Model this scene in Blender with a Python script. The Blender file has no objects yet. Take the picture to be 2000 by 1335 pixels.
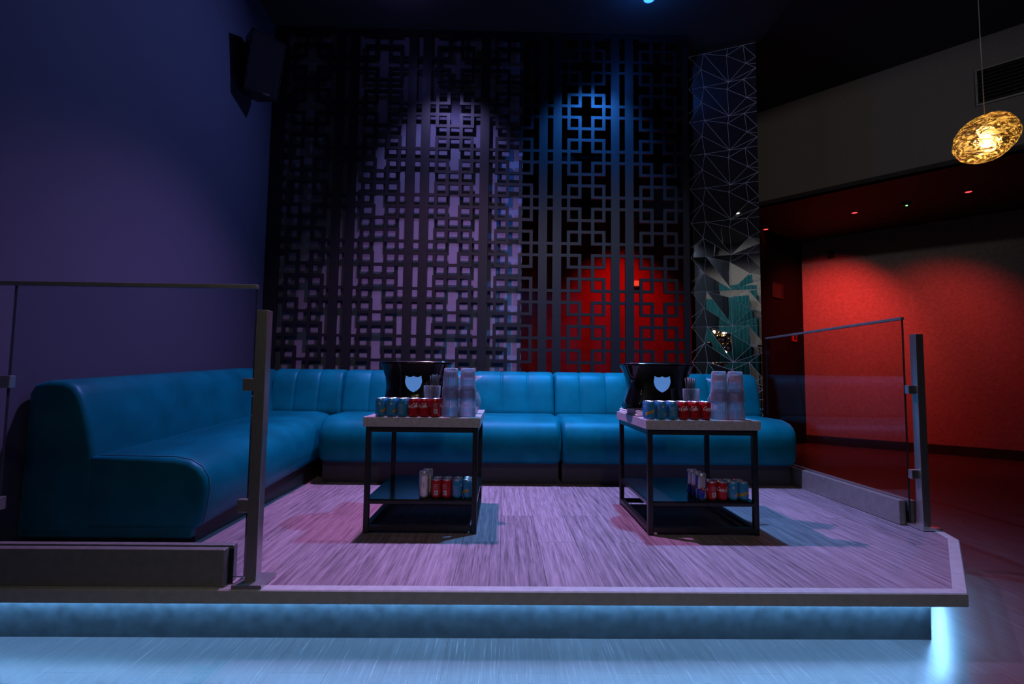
import bpy, bmesh, math, random
from mathutils import Vector, Matrix
from math import sin, cos, pi, radians

S = bpy.context.scene
COL = S.collection
rnd = random.Random(7)

# ------------------------------------------------------------------ camera
CAM_Z = 0.985
def make_camera():
    h, p, r = radians(1.0), radians(3.95), radians(0.7)
    f = Vector((sin(h)*cos(p), cos(h)*cos(p), sin(p)))
    r0 = Vector((cos(h), -sin(h), 0)); u0 = r0.cross(f)
    R = r0*cos(r) + u0*sin(r); U = u0*cos(r) - r0*sin(r)
    m = Matrix((R, U, -f)).transposed().to_4x4()
    m.translation = Vector((0, 0, CAM_Z))
    c = bpy.data.cameras.new('camera'); o = bpy.data.objects.new('camera', c)
    c.sensor_width = 36; c.lens = 18; c.clip_start = .05; c.clip_end = 60
    o.matrix_world = m; COL.objects.link(o); S.camera = o
make_camera()

# --------------------------------------------------------------- materials
def new_mat(name):
    m = bpy.data.materials.new(name); m.use_nodes = True
    nt = m.node_tree
    return m, nt, nt.nodes['Principled BSDF']

def mat(name, col, rough=.5, metal=0., var=.08, scale=18., bump=0., spec=None, sheen=0., emit=None, estr=0., coat=0., stretch=None):
    """principled surface with a little procedural variation in colour, roughness and height"""
    m, nt, b = new_mat(name)
    N, L = nt.nodes, nt.links
    tc = N.new('ShaderNodeTexCoord'); mp = N.new('ShaderNodeMapping')
    L.new(tc.outputs['Object'], mp.inputs['Vector'])
    if stretch: mp.inputs['Scale'].default_value = stretch
    nz = N.new('ShaderNodeTexNoise'); nz.inputs['Scale'].default_value = scale; nz.inputs['Detail'].default_value = 5
    L.new(mp.outputs['Vector'], nz.inputs['Vector'])
    cr = N.new('ShaderNodeValToRGB')
    c0 = [max(0, c*(1-var)) for c in col]; c1 = [min(1, c*(1+var)) for c in col]
    cr.color_ramp.elements[0].position = .3; cr.color_ramp.elements[1].position = .7
    cr.color_ramp.elements[0].color = (*c0, 1); cr.color_ramp.elements[1].color = (*c1, 1)
    L.new(nz.outputs['Fac'], cr.inputs['Fac']); L.new(cr.outputs['Color'], b.inputs['Base Color'])
    mr = N.new('ShaderNodeMapRange'); mr.inputs['To Min'].default_value = max(.02, rough-.06); mr.inputs['To Max'].default_value = min(1, rough+.06)
    L.new(nz.outputs['Fac'], mr.inputs['Value']); L.new(mr.outputs['Result'], b.inputs['Roughness'])
    b.inputs['Metallic'].default_value = metal
    if spec is not None: b.inputs['Specular IOR Level'].default_value = spec
    if sheen: b.inputs['Sheen Weight'].default_value = sheen; b.inputs['Sheen Tint'].default_value = (.0, .52, .85, 1); b.inputs['Sheen Roughness'].default_value = .35
    if coat: b.inputs['Coat Weight'].default_value = coat; b.inputs['Coat Roughness'].default_value = .08
    if bump:
        bp = N.new('ShaderNodeBump'); bp.inputs['Strength'].default_value = bump; bp.inputs['Distance'].default_value = .004
        L.new(nz.outputs['Fac'], bp.inputs['Height']); L.new(bp.outputs['Normal'], b.inputs['Normal'])
    if emit: b.inputs['Emission Color'].default_value = (*emit, 1); b.inputs['Emission Strength'].default_value = estr
    return m

def emat(name, col, s):
    m, nt, b = new_mat(name)
    b.inputs['Base Color'].default_value = (*[c*.5 for c in col], 1)
    b.inputs['Emission Color'].default_value = (*col, 1); b.inputs['Emission Strength'].default_value = s
    return m

def plank_mat(name, dark, light, gap, pw, pl, rough, grain=.6, scratch=0.):
    """boards running along Y: one tone per board, long grain, fine joints"""
    m, nt, b = new_mat(name)
    N, L = nt.nodes, nt.links
    tc = N.new('ShaderNodeTexCoord')
    rot = N.new('ShaderNodeMapping'); rot.inputs['Rotation'].default_value = (0, 0, radians(90))
    L.new(tc.outputs['Object'], rot.inputs['Vector'])
    br = N.new('ShaderNodeTexBrick'); br.offset = .37; br.inputs['Scale'].default_value = 1
    br.inputs['Brick Width'].default_value = pl; br.inputs['Row Height'].default_value = pw
    br.inputs['Mortar Size'].default_value = .0012; br.inputs['Mortar Smooth'].default_value = .2; br.inputs['Bias'].default_value = 0
    br.inputs['Color1'].default_value = (0, 0, 0, 1); br.inputs['Color2'].default_value = (1, 1, 1, 1); br.inputs['Mortar'].default_value = (.5, .5, .5, 1)
    L.new(rot.outputs['Vector'], br.inputs['Vector'])
    mp = N.new('ShaderNodeMapping'); mp.inputs['Scale'].default_value = (150, 5, 1)
    L.new(tc.outputs['Object'], mp.inputs['Vector'])
    add = N.new('ShaderNodeVectorMath'); add.operation = 'MULTIPLY_ADD'
    L.new(br.outputs['Color'], add.inputs[0]); add.inputs[1].default_value = (13, 9, 5); L.new(mp.outputs['Vector'], add.inputs[2])
    g = N.new('ShaderNodeTexNoise'); g.inputs['Scale'].default_value = 1; g.inputs['Detail'].default_value = 8; g.inputs['Roughness'].default_value = .65; g.inputs['Distortion'].default_value = .25
    L.new(add.outputs['Vector'], g.inputs['Vector'])
    mp2 = N.new('ShaderNodeMapping'); mp2.inputs['Scale'].default_value = (7, .9, 1); L.new(tc.outputs['Object'], mp2.inputs['Vector'])
    add2 = N.new('ShaderNodeVectorMath'); add2.operation = 'MULTIPLY_ADD'
    L.new(br.outputs['Color'], add2.inputs[0]); add2.inputs[1].default_value = (17, 5, 3); L.new(mp2.outputs['Vector'], add2.inputs[2])
    w = N.new('ShaderNodeTexWave'); w.bands_direction = 'X'; w.inputs['Scale'].default_value = 1.1; w.inputs['Distortion'].default_value = 7; w.inputs['Detail'].default_value = 3; w.inputs['Detail Scale'].default_value = 1.2
    L.new(add2.outputs['Vector'], w.inputs['Vector'])
    mx = N.new('ShaderNodeMix'); mx.data_type = 'FLOAT'; mx.inputs[0].default_value = .07
    L.new(g.outputs['Fac'], mx.inputs[2]); L.new(w.outputs['Fac'], mx.inputs[3])
    tone = N.new('ShaderNodeMix'); tone.data_type = 'FLOAT'; tone.inputs[0].default_value = .10
    L.new(mx.outputs[0], tone.inputs[2]); L.new(br.outputs['Color'], tone.inputs[3])
    cr = N.new('ShaderNodeValToRGB'); cr.color_ramp.elements[0].position = .5-grain*.45; cr.color_ramp.elements[1].position = .5+grain*.4
    cr.color_ramp.elements[0].color = (*dark, 1); cr.color_ramp.elements[1].color = (*light, 1)
    L.new(tone.outputs[0], cr.inputs['Fac'])
    mm = N.new('ShaderNodeMix'); mm.data_type = 'RGBA'; L.new(br.outputs['Fac'], mm.inputs[0])
    L.new(cr.outputs['Color'], mm.inputs[6]); mm.inputs[7].default_value = (*gap, 1)
    last = mm.outputs[2]
    if scratch:
        sm = N.new('ShaderNodeMapping'); sm.inputs['Rotation'].default_value = (0, 0, radians(28)); sm.inputs['Scale'].default_value = (170, 5, 1)
        L.new(tc.outputs['Object'], sm.inputs['Vector'])
        sn = N.new('ShaderNodeTexNoise'); sn.inputs['Scale'].default_value = 1; sn.inputs['Detail'].default_value = 4
        L.new(sm.outputs['Vector'], sn.inputs['Vector'])
        sr = N.new('ShaderNodeMapRange'); sr.inputs['From Min'].default_value = .58; sr.inputs['From Max'].default_value = .8; sr.inputs['To Max'].default_value = scratch
        L.new(sn.outputs['Fac'], sr.inputs['Value'])
        sx = N.new('ShaderNodeMix'); sx.data_type = 'RGBA'; L.new(sr.outputs['Result'], sx.inputs[0]); L.new(last, sx.inputs[6]); sx.inputs[7].default_value = (.5, .5, .5, 1)
        last = sx.outputs[2]
    L.new(last, b.inputs['Base Color'])
    rr = N.new('ShaderNodeMapRange'); rr.inputs['To Min'].default_value = rough-.08; rr.inputs['To Max'].default_value = rough+.1
    L.new(g.outputs['Fac'], rr.inputs['Value']); L.new(rr.outputs['Result'], b.inputs['Roughness'])
    bp = N.new('ShaderNodeBump'); bp.inputs['Strength'].default_value = .25; bp.inputs['Distance'].default_value = .002
    L.new(g.outputs['Fac'], bp.inputs['Height']); L.new(bp.outputs['Normal'], b.inputs['Normal'])
    return m

def pane_mat(name, tint, edge_mix=0., body=None, gloss_rough=.01, ior=1.5, extra=0.):
    """clear glass that lets light through: Fresnel mirror over a tinted see-through body"""
    m = bpy.data.materials.new(name); m.use_nodes = True
    nt = m.node_tree; N, L = nt.nodes, nt.links; N.clear()
    out = N.new('ShaderNodeOutputMaterial')
    tr = N.new('ShaderNodeBsdfTransparent'); tr.inputs['Color'].default_value = (*tint, 1)
    gl = N.new('ShaderNodeBsdfGlossy'); gl.inputs['Roughness'].default_value = gloss_rough
    fr = N.new('ShaderNodeFresnel'); fr.inputs['IOR'].default_value = ior
    ge = N.new('ShaderNodeNewGeometry')
    nz = N.new('ShaderNodeTexNoise'); nz.inputs['Scale'].default_value = 3
    tc = N.new('ShaderNodeTexCoord'); L.new(tc.outputs['Object'], nz.inputs['Vector'])
    rr = N.new('ShaderNodeMapRange'); rr.inputs['To Min'].default_value = gloss_rough; rr.inputs['To Max'].default_value = gloss_rough+.02
    L.new(nz.outputs['Fac'], rr.inputs['Value']); L.new(rr.outputs['Result'], gl.inputs['Roughness'])
    inv = N.new('ShaderNodeMath'); inv.operation = 'SUBTRACT'; inv.inputs[0].default_value = 1; L.new(ge.outputs['Backfacing'], inv.inputs[1])
    mu = N.new('ShaderNodeMath'); mu.operation = 'MULTIPLY_ADD'; L.new(fr.outputs['Fac'], mu.inputs[0]); L.new(inv.outputs[0], mu.inputs[1]); mu.inputs[2].default_value = extra; mu.use_clamp = True
    base = tr.outputs[0]
    if body:
        df = N.new('ShaderNodeBsdfDiffuse'); df.inputs['Color'].default_value = (*body, 1)
        mb = N.new('ShaderNodeMixShader'); mb.inputs[0].default_value = edge_mix
        L.new(tr.outputs[0], mb.inputs[1]); L.new(df.outputs[0], mb.inputs[2]); base = mb.outputs[0]
    mx = N.new('ShaderNodeMixShader'); L.new(mu.outputs[0], mx.inputs[0]); L.new(base, mx.inputs[1]); L.new(gl.outputs[0], mx.inputs[2])
    L.new(mx.outputs[0], out.inputs['Surface'])
    return m

def tumbler_mat(name):
    """moulded clear glass: part refracting, part plainly see-through so that lamps still reach what stands behind"""
    m = bpy.data.materials.new(name); m.use_nodes = True
    nt = m.node_tree; N, L = nt.nodes, nt.links; N.clear()
    out = N.new('ShaderNodeOutputMaterial')
    g = N.new('ShaderNodeBsdfGlass'); g.inputs['IOR'].default_value = 1.5; g.inputs['Color'].default_value = (.97, .98, 1, 1)
    nz = N.new('ShaderNodeTexNoise'); nz.inputs['Scale'].default_value = 40; rr = N.new('ShaderNodeMapRange'); rr.inputs['To Min'].default_value = 0; rr.inputs['To Max'].default_value = .02
    L.new(nz.outputs['Fac'], rr.inputs['Value']); L.new(rr.outputs['Result'], g.inputs['Roughness'])
    t = N.new('ShaderNodeBsdfTransparent'); t.inputs['Color'].default_value = (.93, .94, .97, 1)
    d = N.new('ShaderNodeBsdfTranslucent'); d.inputs['Color'].default_value = (.9, .92, 1, 1)
    d2 = N.new('ShaderNodeBsdfDiffuse'); d2.inputs['Color'].default_value = (.9, .92, 1, 1)
    m0 = N.new('ShaderNodeMixShader'); m0.inputs[0].default_value = .5; L.new(d.outputs[0], m0.inputs[1]); L.new(d2.outputs[0], m0.inputs[2])
    m1 = N.new('ShaderNodeMixShader'); m1.inputs[0].default_value = .3; L.new(g.outputs[0], m1.inputs[1]); L.new(t.outputs[0], m1.inputs[2])
    lw = N.new('ShaderNodeLayerWeight'); lw.inputs['Blend'].default_value = .35
    pw = N.new('ShaderNodeMath'); pw.operation = 'POWER'; L.new(lw.outputs['Facing'], pw.inputs[0]); pw.inputs[1].default_value = 1.9
    ma = N.new('ShaderNodeMath'); ma.operation = 'MULTIPLY_ADD'; L.new(pw.outputs[0], ma.inputs[0]); ma.inputs[1].default_value = .85; ma.inputs[2].default_value = .06; ma.use_clamp = True
    m2 = N.new('ShaderNodeMixShader'); L.new(ma.outputs[0], m2.inputs[0]); L.new(m1.outputs[0], m2.inputs[1]); L.new(m0.outputs[0], m2.inputs[2])  # white mixed in at grazing angles stands in for brightly lit glass edges
    L.new(m2.outputs[0], out.inputs['Surface'])
    return m

M = {}
M['floor'] = plank_mat('scuffed dark vinyl boards', (.026, .024, .026), (.085, .08, .085), (.012, .012, .012), .19, 1.3, .34, .7, .3)
M['deck'] = plank_mat('grey oak boards', (.060, .038, .048), (.40, .285, .335), (.045, .035, .035), .18, 1.25, .5, .48)
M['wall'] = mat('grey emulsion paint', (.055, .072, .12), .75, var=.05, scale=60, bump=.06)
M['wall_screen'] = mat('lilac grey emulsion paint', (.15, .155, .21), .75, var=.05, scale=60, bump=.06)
M['wall_black'] = mat('black paint', (.005, .005, .0055), .8, var=.1, spec=.08)
M['ceil'] = mat('black ceiling paint', (.035, .035, .038), .8, var=.1)
M['fascia'] = mat('taupe emulsion paint', (.20, .185, .17), .8, var=.06, scale=40)
M['soffit'] = mat('dark soffit paint', (.011, .010, .010), .7, var=.08)
M['redwall'] = mat('pale wallpaper', (.34, .31, .30), .8, var=.15, scale=26, bump=.1)
def wallpaper():
    m = M['redwall']; nt = m.node_tree; N, L = nt.nodes, nt.links; b = N['Principled BSDF']
    src = b.inputs['Base Color'].links[0].from_socket
    tc = N.new('ShaderNodeTexCoord'); v = N.new('ShaderNodeTexVoronoi'); v.feature = 'DISTANCE_TO_EDGE'; v.inputs['Scale'].default_value = 3.2
    L.new(tc.outputs['Object'], v.inputs['Vector'])
    r = N.new('ShaderNodeMapRange'); r.inputs['From Max'].default_value = .008; r.inputs['To Min'].default_value = .2; r.inputs['To Max'].default_value = 0; L.new(v.outputs['Distance'], r.inputs['Value'])
    x = N.new('ShaderNodeMix'); x.data_type = 'RGBA'; L.new(r.outputs['Result'], x.inputs[0]); L.new(src, x.inputs[6]); x.inputs[7].default_value = (.6, .56, .54, 1)
    L.new(x.outputs[2], b.inputs['Base Color'])
wallpaper()
M['skirt'] = mat('black skirting', (.02, .018, .018), .5)
M['pale'] = mat('pale grey panelling', (.36, .36, .35), .7, var=.05)
M['lattice'] = mat('charcoal satin lacquer', (.011, .011, .014), .40, var=.1, scale=30, spec=.32)
M['velvet'] = mat('teal velvet', (.0, .135, .172), .46, var=.22, scale=6, bump=.05, sheen=.25, spec=.4)
M['velvet'].node_tree.nodes['Principled BSDF'].inputs['Specular Tint'].default_value = (.1, .65, 1, 1)
M['seam'] = mat('teal piping', (.02, .16, .25), .5, var=.1)
M['plinth'] = mat('black plinth board', (.03, .028, .03), .55, var=.15)
M['black_metal'] = mat('black powder coat', (.012, .012, .014), .38, var=.15, scale=60)
M['shelf'] = mat('gloss black powder coat', (.012, .012, .014), .16, var=.1, scale=40)
M['slab'] = mat('grey stone laminate', (.38, .36, .375), .4, var=.16, scale=70)
M['chrome'] = mat('brushed steel', (.58, .57, .56), .32, metal=.9, var=.12, scale=9, stretch=(60, 60, 1.5))
M['alu'] = mat('anodised aluminium', (.31, .31, .30), .42, metal=.55, var=.1, scale=30)
M['nosing'] = mat('aluminium nosing', (.46, .44, .45), .45, metal=.1, var=.1, scale=30)
M['riser'] = mat('dark blue-black riser board', (.034, .045, .052), .38, var=.25, scale=24)
M['led'] = emat('led tape', (.21, .52, 1.0), 160)
M['pane'] = pane_mat('clear balustrade glass', (.86, .9, .91))
M['pane_edge'] = pane_mat('polished glass edge', (.12, .16, .17), .75, (.03, .045, .05))
M['glass'] = tumbler_mat('moulded clear glass')
M['bucket'] = mat('gloss black plastic', (.004, .004, .005), .06, var=.05, spec=.6, coat=.5)
M['rim'] = mat('polished rim', (.5, .5, .52), .15, metal=1)
M['badge'] = mat('back lit pale shield', (.12, .25, .5), .4, emit=(.12, .33, .85), estr=.5)
M['can_red'] = mat('red can print', (.50, .012, .02), .3, metal=.25, var=.06, scale=40)
M['can_blue'] = mat('sky blue can print', (.035, .26, .50), .3, metal=.2, var=.06, scale=40)
M['can_silver'] = mat('silver can print', (.62, .6, .64), .28, metal=.7, var=.06, scale=40)
M['can_navy'] = mat('royal blue can print', (.012, .05, .36), .28, metal=.35, var=.06, scale=40)
M['lid'] = mat('can aluminium', (.72, .72, .74), .28, metal=.85, var=.06, scale=80)
M['white_ink'] = mat('white ink', (.75, .73, .73), .5)
M['faint_ink'] = mat('faint grey ink', (.36, .38, .44), .5)
M['dark_ink'] = mat('dark ink', (.02, .02, .05), .5)
M['red_ink'] = mat('red ink', (.6, .02, .03), .4)
M['yellow_ink'] = mat('yellow sash ink', (.62, .33, .02), .4)
M['straw'] = mat('black straw plastic', (.008, .008, .009), .3)
M['napkin'] = mat('white linen', (.8, .8, .82), .85, bump=.2, scale=200)
M['speaker'] = mat('black speaker cabinet', (.010, .010, .012), .5, bump=.3, scale=220)
M['grille'] = mat('perforated speaker grille', (.008, .008, .010), .75, bump=.4, scale=400, spec=.15)
M['white_plastic'] = mat('white plastic', (.7, .7, .7), .4)
M['red_lens'] = emat('red lamp lens', (1, .03, .035), 5)
M['green_led'] = emat('green indicator', (.1, 1, .15), 6)
M['blue_lens'] = emat('blue lamp lens', (.02, .12, 1), 4)
M['purple_lens'] = emat('violet lamp lens', (.3, .3, 1), 3)
M['white_lens'] = emat('warm white lamp lens', (1, .92, .8), 40)
M['curtain'] = mat('teal curtain cloth', (.01, .16, .20), .8, var=.2, sheen=.3)
M['red_plastic'] = mat('red plastic', (.6, .02, .015), .4)
M['bulb'] = emat('warm filament bulb', (1, .74, .38), 26)

def mirror_mat():
    m, nt, b = new_mat('faceted mirror')
    N, L = nt.nodes, nt.links
    b.inputs['Metallic'].default_value = 1; b.inputs['Base Color'].default_value = (.7, .72, .76, 1); b.inputs['Roughness'].default_value = .015
    nz = N.new('ShaderNodeTexNoise'); nz.inputs['Scale'].default_value = 2.2
    tc = N.new('ShaderNodeTexCoord'); L.new(tc.outputs['Object'], nz.inputs['Vector'])
    bp = N.new('ShaderNodeBump'); bp.inputs['Strength'].default_value = .1; bp.inputs['Distance'].default_value = .01
    L.new(nz.outputs['Fac'], bp.inputs['Height']); L.new(bp.outputs['Normal'], b.inputs['Normal'])
    return m
M['mirror'] = mirror_mat()
M['mirror_edge'] = mat('bevelled mirror edge', (.9, .9, .93), .5)

def shade_mat():
    """molten gold-tinted glass: tinted see-through with wavy mirror bands"""
    m = bpy.data.materials.new('molten gold glass'); m.use_nodes = True
    nt = m.node_tree; N, L = nt.nodes, nt.links; N.clear()
    out = N.new('ShaderNodeOutputMaterial')
    tc = N.new('ShaderNodeTexCoord')
    nz = N.new('ShaderNodeTexNoise'); nz.inputs['Scale'].default_value = 9; nz.inputs['Detail'].default_value = 3; nz.inputs['Distortion'].default_value = 2.4
    mp = N.new('ShaderNodeMapping'); mp.inputs['Scale'].default_value = (1, 1, 2.3); L.new(tc.outputs['Object'], mp.inputs['Vector']); L.new(mp.outputs['Vector'], nz.inputs['Vector'])
    bp = N.new('ShaderNodeBump'); bp.inputs['Strength'].default_value = 1; bp.inputs['Distance'].default_value = .05; L.new(nz.outputs['Fac'], bp.inputs['Height'])
    rf = N.new('ShaderNodeBsdfRefraction'); rf.inputs['Color'].default_value = (1, .78, .42, 1); rf.inputs['IOR'].default_value = 1.3; rf.inputs['Roughness'].default_value = .02
    gl = N.new('ShaderNodeBsdfGlossy'); gl.inputs['Color'].default_value = (1, .74, .36, 1); gl.inputs['Roughness'].default_value = .14
    tr = N.new('ShaderNodeBsdfTransparent'); tr.inputs['Color'].default_value = (1, .80, .46, 1)
    L.new(bp.outputs['Normal'], rf.inputs['Normal']); L.new(bp.outputs['Normal'], gl.inputs['Normal'])
    tl = N.new('ShaderNodeBsdfTranslucent'); tl.inputs['Color'].default_value = (1, .66, .22, 1); L.new(bp.outputs['Normal'], tl.inputs['Normal'])
    a0 = N.new('ShaderNodeMixShader'); a0.inputs[0].default_value = .5; L.new(rf.outputs[0], a0.inputs[1]); L.new(tr.outputs[0], a0.inputs[2])
    n2 = N.new('ShaderNodeTexNoise'); n2.inputs['Scale'].default_value = 13; n2.inputs['Distortion'].default_value = 3; L.new(mp.outputs['Vector'], n2.inputs['Vector'])
    r2 = N.new('ShaderNodeMapRange'); r2.inputs['From Min'].default_value = .44; r2.inputs['From Max'].default_value = .60; r2.inputs['To Min'].default_value = .02; r2.inputs['To Max'].default_value = .8; L.new(n2.outputs['Fac'], r2.inputs['Value'])
    a = N.new('ShaderNodeMixShader'); L.new(r2.outputs['Result'], a.inputs[0]); L.new(a0.outputs[0], a.inputs[1]); L.new(tl.outputs[0], a.inputs[2])
    b = N.new('ShaderNodeMixShader'); L.new(a.outputs[0], b.inputs[1]); L.new(gl.outputs[0], b.inputs[2])
    cr = N.new('ShaderNodeMapRange'); cr.inputs['From Min'].default_value = .42; cr.inputs['From Max'].default_value = .62; cr.inputs['To Min'].default_value = .15; cr.inputs['To Max'].default_value = .75
    L.new(nz.outputs['Fac'], cr.inputs['Value']); L.new(cr.outputs['Result'], b.inputs[0])
    L.new(b.outputs[0], out.inputs['Surface'])
    return m
M['shade'] = shade_mat()

# ----------------------------------------------------------------- helpers
def obj(name, bm, m, parent=None, smooth=False, loc=None, rot=None):
    me = bpy.data.meshes.new(name); bm.normal_update(); bm.to_mesh(me); bm.free()
    for x in (m if isinstance(m, (list, tuple)) else [m]): me.materials.append(x)
    if smooth:
        for p in me.polygons: p.use_smooth = True
    o = bpy.data.objects.new(name, me); COL.objects.link(o)
    if parent: o.parent = parent
    if loc: o.location = loc
    if rot: o.rotation_euler = rot
    return o

def tag(o, label, cat, group=None):
    o['label'] = label; o['category'] = cat
    if group: o['group'] = group
    return o

def thing(name, label, cat, loc=(0, 0, 0), rotz=0, group=None):
    o = bpy.data.objects.new(name, None); COL.objects.link(o); o.empty_display_size = .1
    o.location = loc; o.rotation_euler = (0, 0, rotz)
    return tag(o, label, cat, group)

def struct(name, bm, m, smooth=False):
    o = obj(name, bm, m, smooth=smooth); o['kind'] = 'structure'; return o

def dup(o, parent=None):
    c = o.copy(); COL.objects.link(c)
    if parent: c.parent = parent
    for ch in list(o.children): dup(ch, c)
    return c

def box(bm, x0, x1, y0, y1, z0, z1, bev=0., seg=2, mi=0):
    vs = [bm.verts.new(p) for p in ((x0,y0,z0),(x1,y0,z0),(x1,y1,z0),(x0,y1,z0),(x0,y0,z1),(x1,y0,z1),(x1,y1,z1),(x0,y1,z1))]
    fs = [bm.faces.new([vs[i] for i in q]) for q in ((0,3,2,1),(4,5,6,7),(0,1,5,4),(1,2,6,5),(2,3,7,6),(3,0,4,7))]
    for f in fs: f.material_index = mi
    if bev:
        es = list({e for f in fs for e in f.edges})
        bmesh.ops.bevel(bm, geom=es, offset=bev, segments=seg, affect='EDGES', profile=.5)
    return bm

def bx(*a, **k): return box(bmesh.new(), *a, **k)

def prism(pts, z0, z1, bm=None):
    """upright prism over a plan polygon (counter-clockwise)"""
    bm = bm or bmesh.new(); n = len(pts)
    a = [bm.verts.new((x, y, z0)) for x, y in pts]; b = [bm.verts.new((x, y, z1)) for x, y in pts]
    bm.faces.new(a[::-1]); bm.faces.new(b)
    for i in range(n): bm.faces.new((a[i], a[(i+1) % n], b[(i+1) % n], b[i]))
    return bm

def lathe(prof, seg=32, bm=None, mod=None, closed=False, mi=0):
    """profile of (r, z) turned about Z; mod(i_ring, angle, r) may reshape the radius"""
    bm = bm or bmesh.new(); rings = []
    for k, (r, z) in enumerate(prof):
        if r < 1e-6: rings.append([bm.verts.new((0, 0, z))]); continue
        ring = []
        for i in range(seg):
            a = 2*pi*i/seg; rr = mod(k, a, r) if mod else r
            ring.append(bm.verts.new((rr*cos(a), rr*sin(a), z)))
        rings.append(ring)
    pairs = list(zip(rings[:-1], rings[1:]))
    if closed: pairs.append((rings[-1], rings[0]))
    for a, b in pairs:
        if len(a) == 1 and len(b) == 1: continue
        for i in range(seg):
            j = (i+1) % seg
            if len(a) == 1: f = bm.faces.new((a[0], b[j], b[i]))
            elif len(b) == 1: f = bm.faces.new((a[i], a[j], b[0]))
            else: f = bm.faces.new((a[i], a[j], b[j], b[i]))
            f.material_index = mi
    return bm

def tube(bm, pts, r, seg=8, caps=True):
    pts = [Vector(p) for p in pts]; rings = []
    up = Vector((0, 0, 1))
    for i, p in enumerate(pts):
        t = (pts[min(i+1, len(pts)-1)] - pts[max(i-1, 0)]).normalized()
        s = t.cross(up if abs(t.z) < .95 else Vector((1, 0, 0))).normalized(); u = s.cross(t)
        rr = r[i] if isinstance(r, (list, tuple)) else r
        rings.append([bm.verts.new(p + (s*cos(2*pi*k/seg) + u*sin(2*pi*k/seg))*rr) for k in range(seg)])
    for a, b in zip(rings[:-1], rings[1:]):
        for k in range(seg): bm.faces.new((a[k], a[(k+1) % seg], b[(k+1) % seg], b[k]))
    if caps: bm.faces.new(rings[0][::-1]); bm.faces.new(rings[-1])
    return bm

def catmull(pts, n=6, closed=False):
    out = []; N = len(pts)
    for i in range(N if closed else N-1):
        p = [Vector(pts[(i+k) % N] if closed else pts[min(max(i+k, 0), N-1)]) for k in (-1, 0, 1, 2)]
        for j in range(n):
            t = j/n
            out.append(.5*((2*p[1]) + (p[2]-p[0])*t + (2*p[0]-5*p[1]+4*p[2]-p[3])*t*t + (3*p[1]-p[0]-3*p[2]+p[3])*t**3))
    if not closed: out.append(Vector(pts[-1]))
    return out

def loft(stations, closed_prof=True, caps=True, bm=None):
    bm = bm or bmesh.new()
    rings = [[bm.verts.new(p) for p in st] for st in stations]
    n = len(rings[0])
    for a, b in zip(rings[:-1], rings[1:]):
        for i in range(n if closed_prof else n-1):
            j = (i+1) % n; bm.faces.new((a[i], a[j], b[j], b[i]))
    if caps: bm.faces.new(rings[0][::-1]); bm.faces.new(rings[-1])
    bmesh.ops.recalc_face_normals(bm, faces=bm.faces)
    return bm

def inset_prof(prof, d):
    """move a closed 2D profile inward by d along its averaged normals (counter-clockwise profile)"""
    n = len(prof); out = []
    for i in range(n):
        a, b, c = Vector(prof[i-1]), Vector(prof[i]), Vector(prof[(i+1) % n])
        t = (c-a).normalized(); out.append((b.x - t.y*d, b.y + t.x*d))
    return out

def cushion(prof, L, r, place, grooves=(), gd=.007, r_end=None):
    """profile lofted along L with rounded ends and stitched grooves; place(u, v, w) gives the world point"""
    st = [(0, r), (r*.06, r*.62), (r*.25, r*.28), (r*.55, r*.08), (r, 0)]
    e = r_end if r_end is not None else r
    st2 = [(L-e, 0), (L-e*.55, e*.08), (L-e*.25, e*.28), (L-e*.06, e*.62), (L, e)]
    mid = []
    for g in grooves: mid += [(g-.022, 0), (g-.006, gd*.5), (g, gd), (g+.006, gd*.5), (g+.022, 0)]
    if not mid:
        k = max(2, int(L/.15)); mid = [(r + (L-r-e)*i/k, 0) for i in range(1, k)]
    S_ = st + mid + st2
    return loft([[place(u, v, w) for u, v in inset_prof(prof, d)] for w, d in S_])

# ------------------------------------------------------------- the setting
WX, LY, CZ = -2.2, 4.745, 4.5
struct('floor', bx(-2.4, 8.2, -4.2, 9.2, -.08, 0), M['floor'])
struct('ceiling', bx(-2.4, 8.2, -4.2, 9.2, CZ, CZ+.1), M['ceil'])
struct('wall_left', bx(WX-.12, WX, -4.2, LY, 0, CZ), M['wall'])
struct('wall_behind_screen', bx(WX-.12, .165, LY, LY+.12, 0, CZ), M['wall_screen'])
struct('ceiling_lounge', bx(WX, 2.47, -1.2, 5.1, 4.285, 4.36), M['ceil'])
DZ = 4.285
struct('wall_behind_camera', bx(-2.4, 8.2, -4.3, -4.2, 0, CZ), M['pale'])
M['redglow_paint'] = mat('emulsion paint tinted with red glow', (.34, .012, .012), .75, var=.08, scale=20)  # red glow worked into the wall colour so blue beams leave no tint
struct('wall_corridor', bx(-.6, 3.35, 7.0, 7.12, 0, 3.25), M['redglow_paint'])
def wall_seg(name, p, q, z0, z1, th, m):
    p, q = Vector(p), Vector(q); n = Vector((-(q-p).y, (q-p).x)).normalized()*th
    return struct(name, prism([tuple(p), tuple(q), tuple(q+n), tuple(p+n)], z0, z1), m)
A0, A1 = (4.85, 8.15), (8.1, 5.16)           # the red-lit wall
wall_seg('wall_right', A1, A0, 0, 3.25, -.12, M['redwall'])
wall_seg('wall_passage', (3.3, 7.12), (4.85, 8.15), 0, 3.25, .12, M['wall_black'])
B0, B1 = (2.55, 7.25), (6.7, 3.0)            # the bulkhead over the passage
wall_seg('wall_bulkhead', B0, B1, 3.25, CZ, .1, M['fascia'])
struct('ceiling_soffit', prism([B0, B1, (8.2, 3.0), (8.2, 9.2), (2.55, 9.2)], 3.25, 3.3), M['soffit'])
struct('ceiling_corridor', bx(-.6, 1.8, 5.2, 7.12, 3.25, 3.3), M['wall_black'])
d = (Vector(A0)-Vector(A1)).normalized(); nn = Vector((-d.y, d.x))
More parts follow.
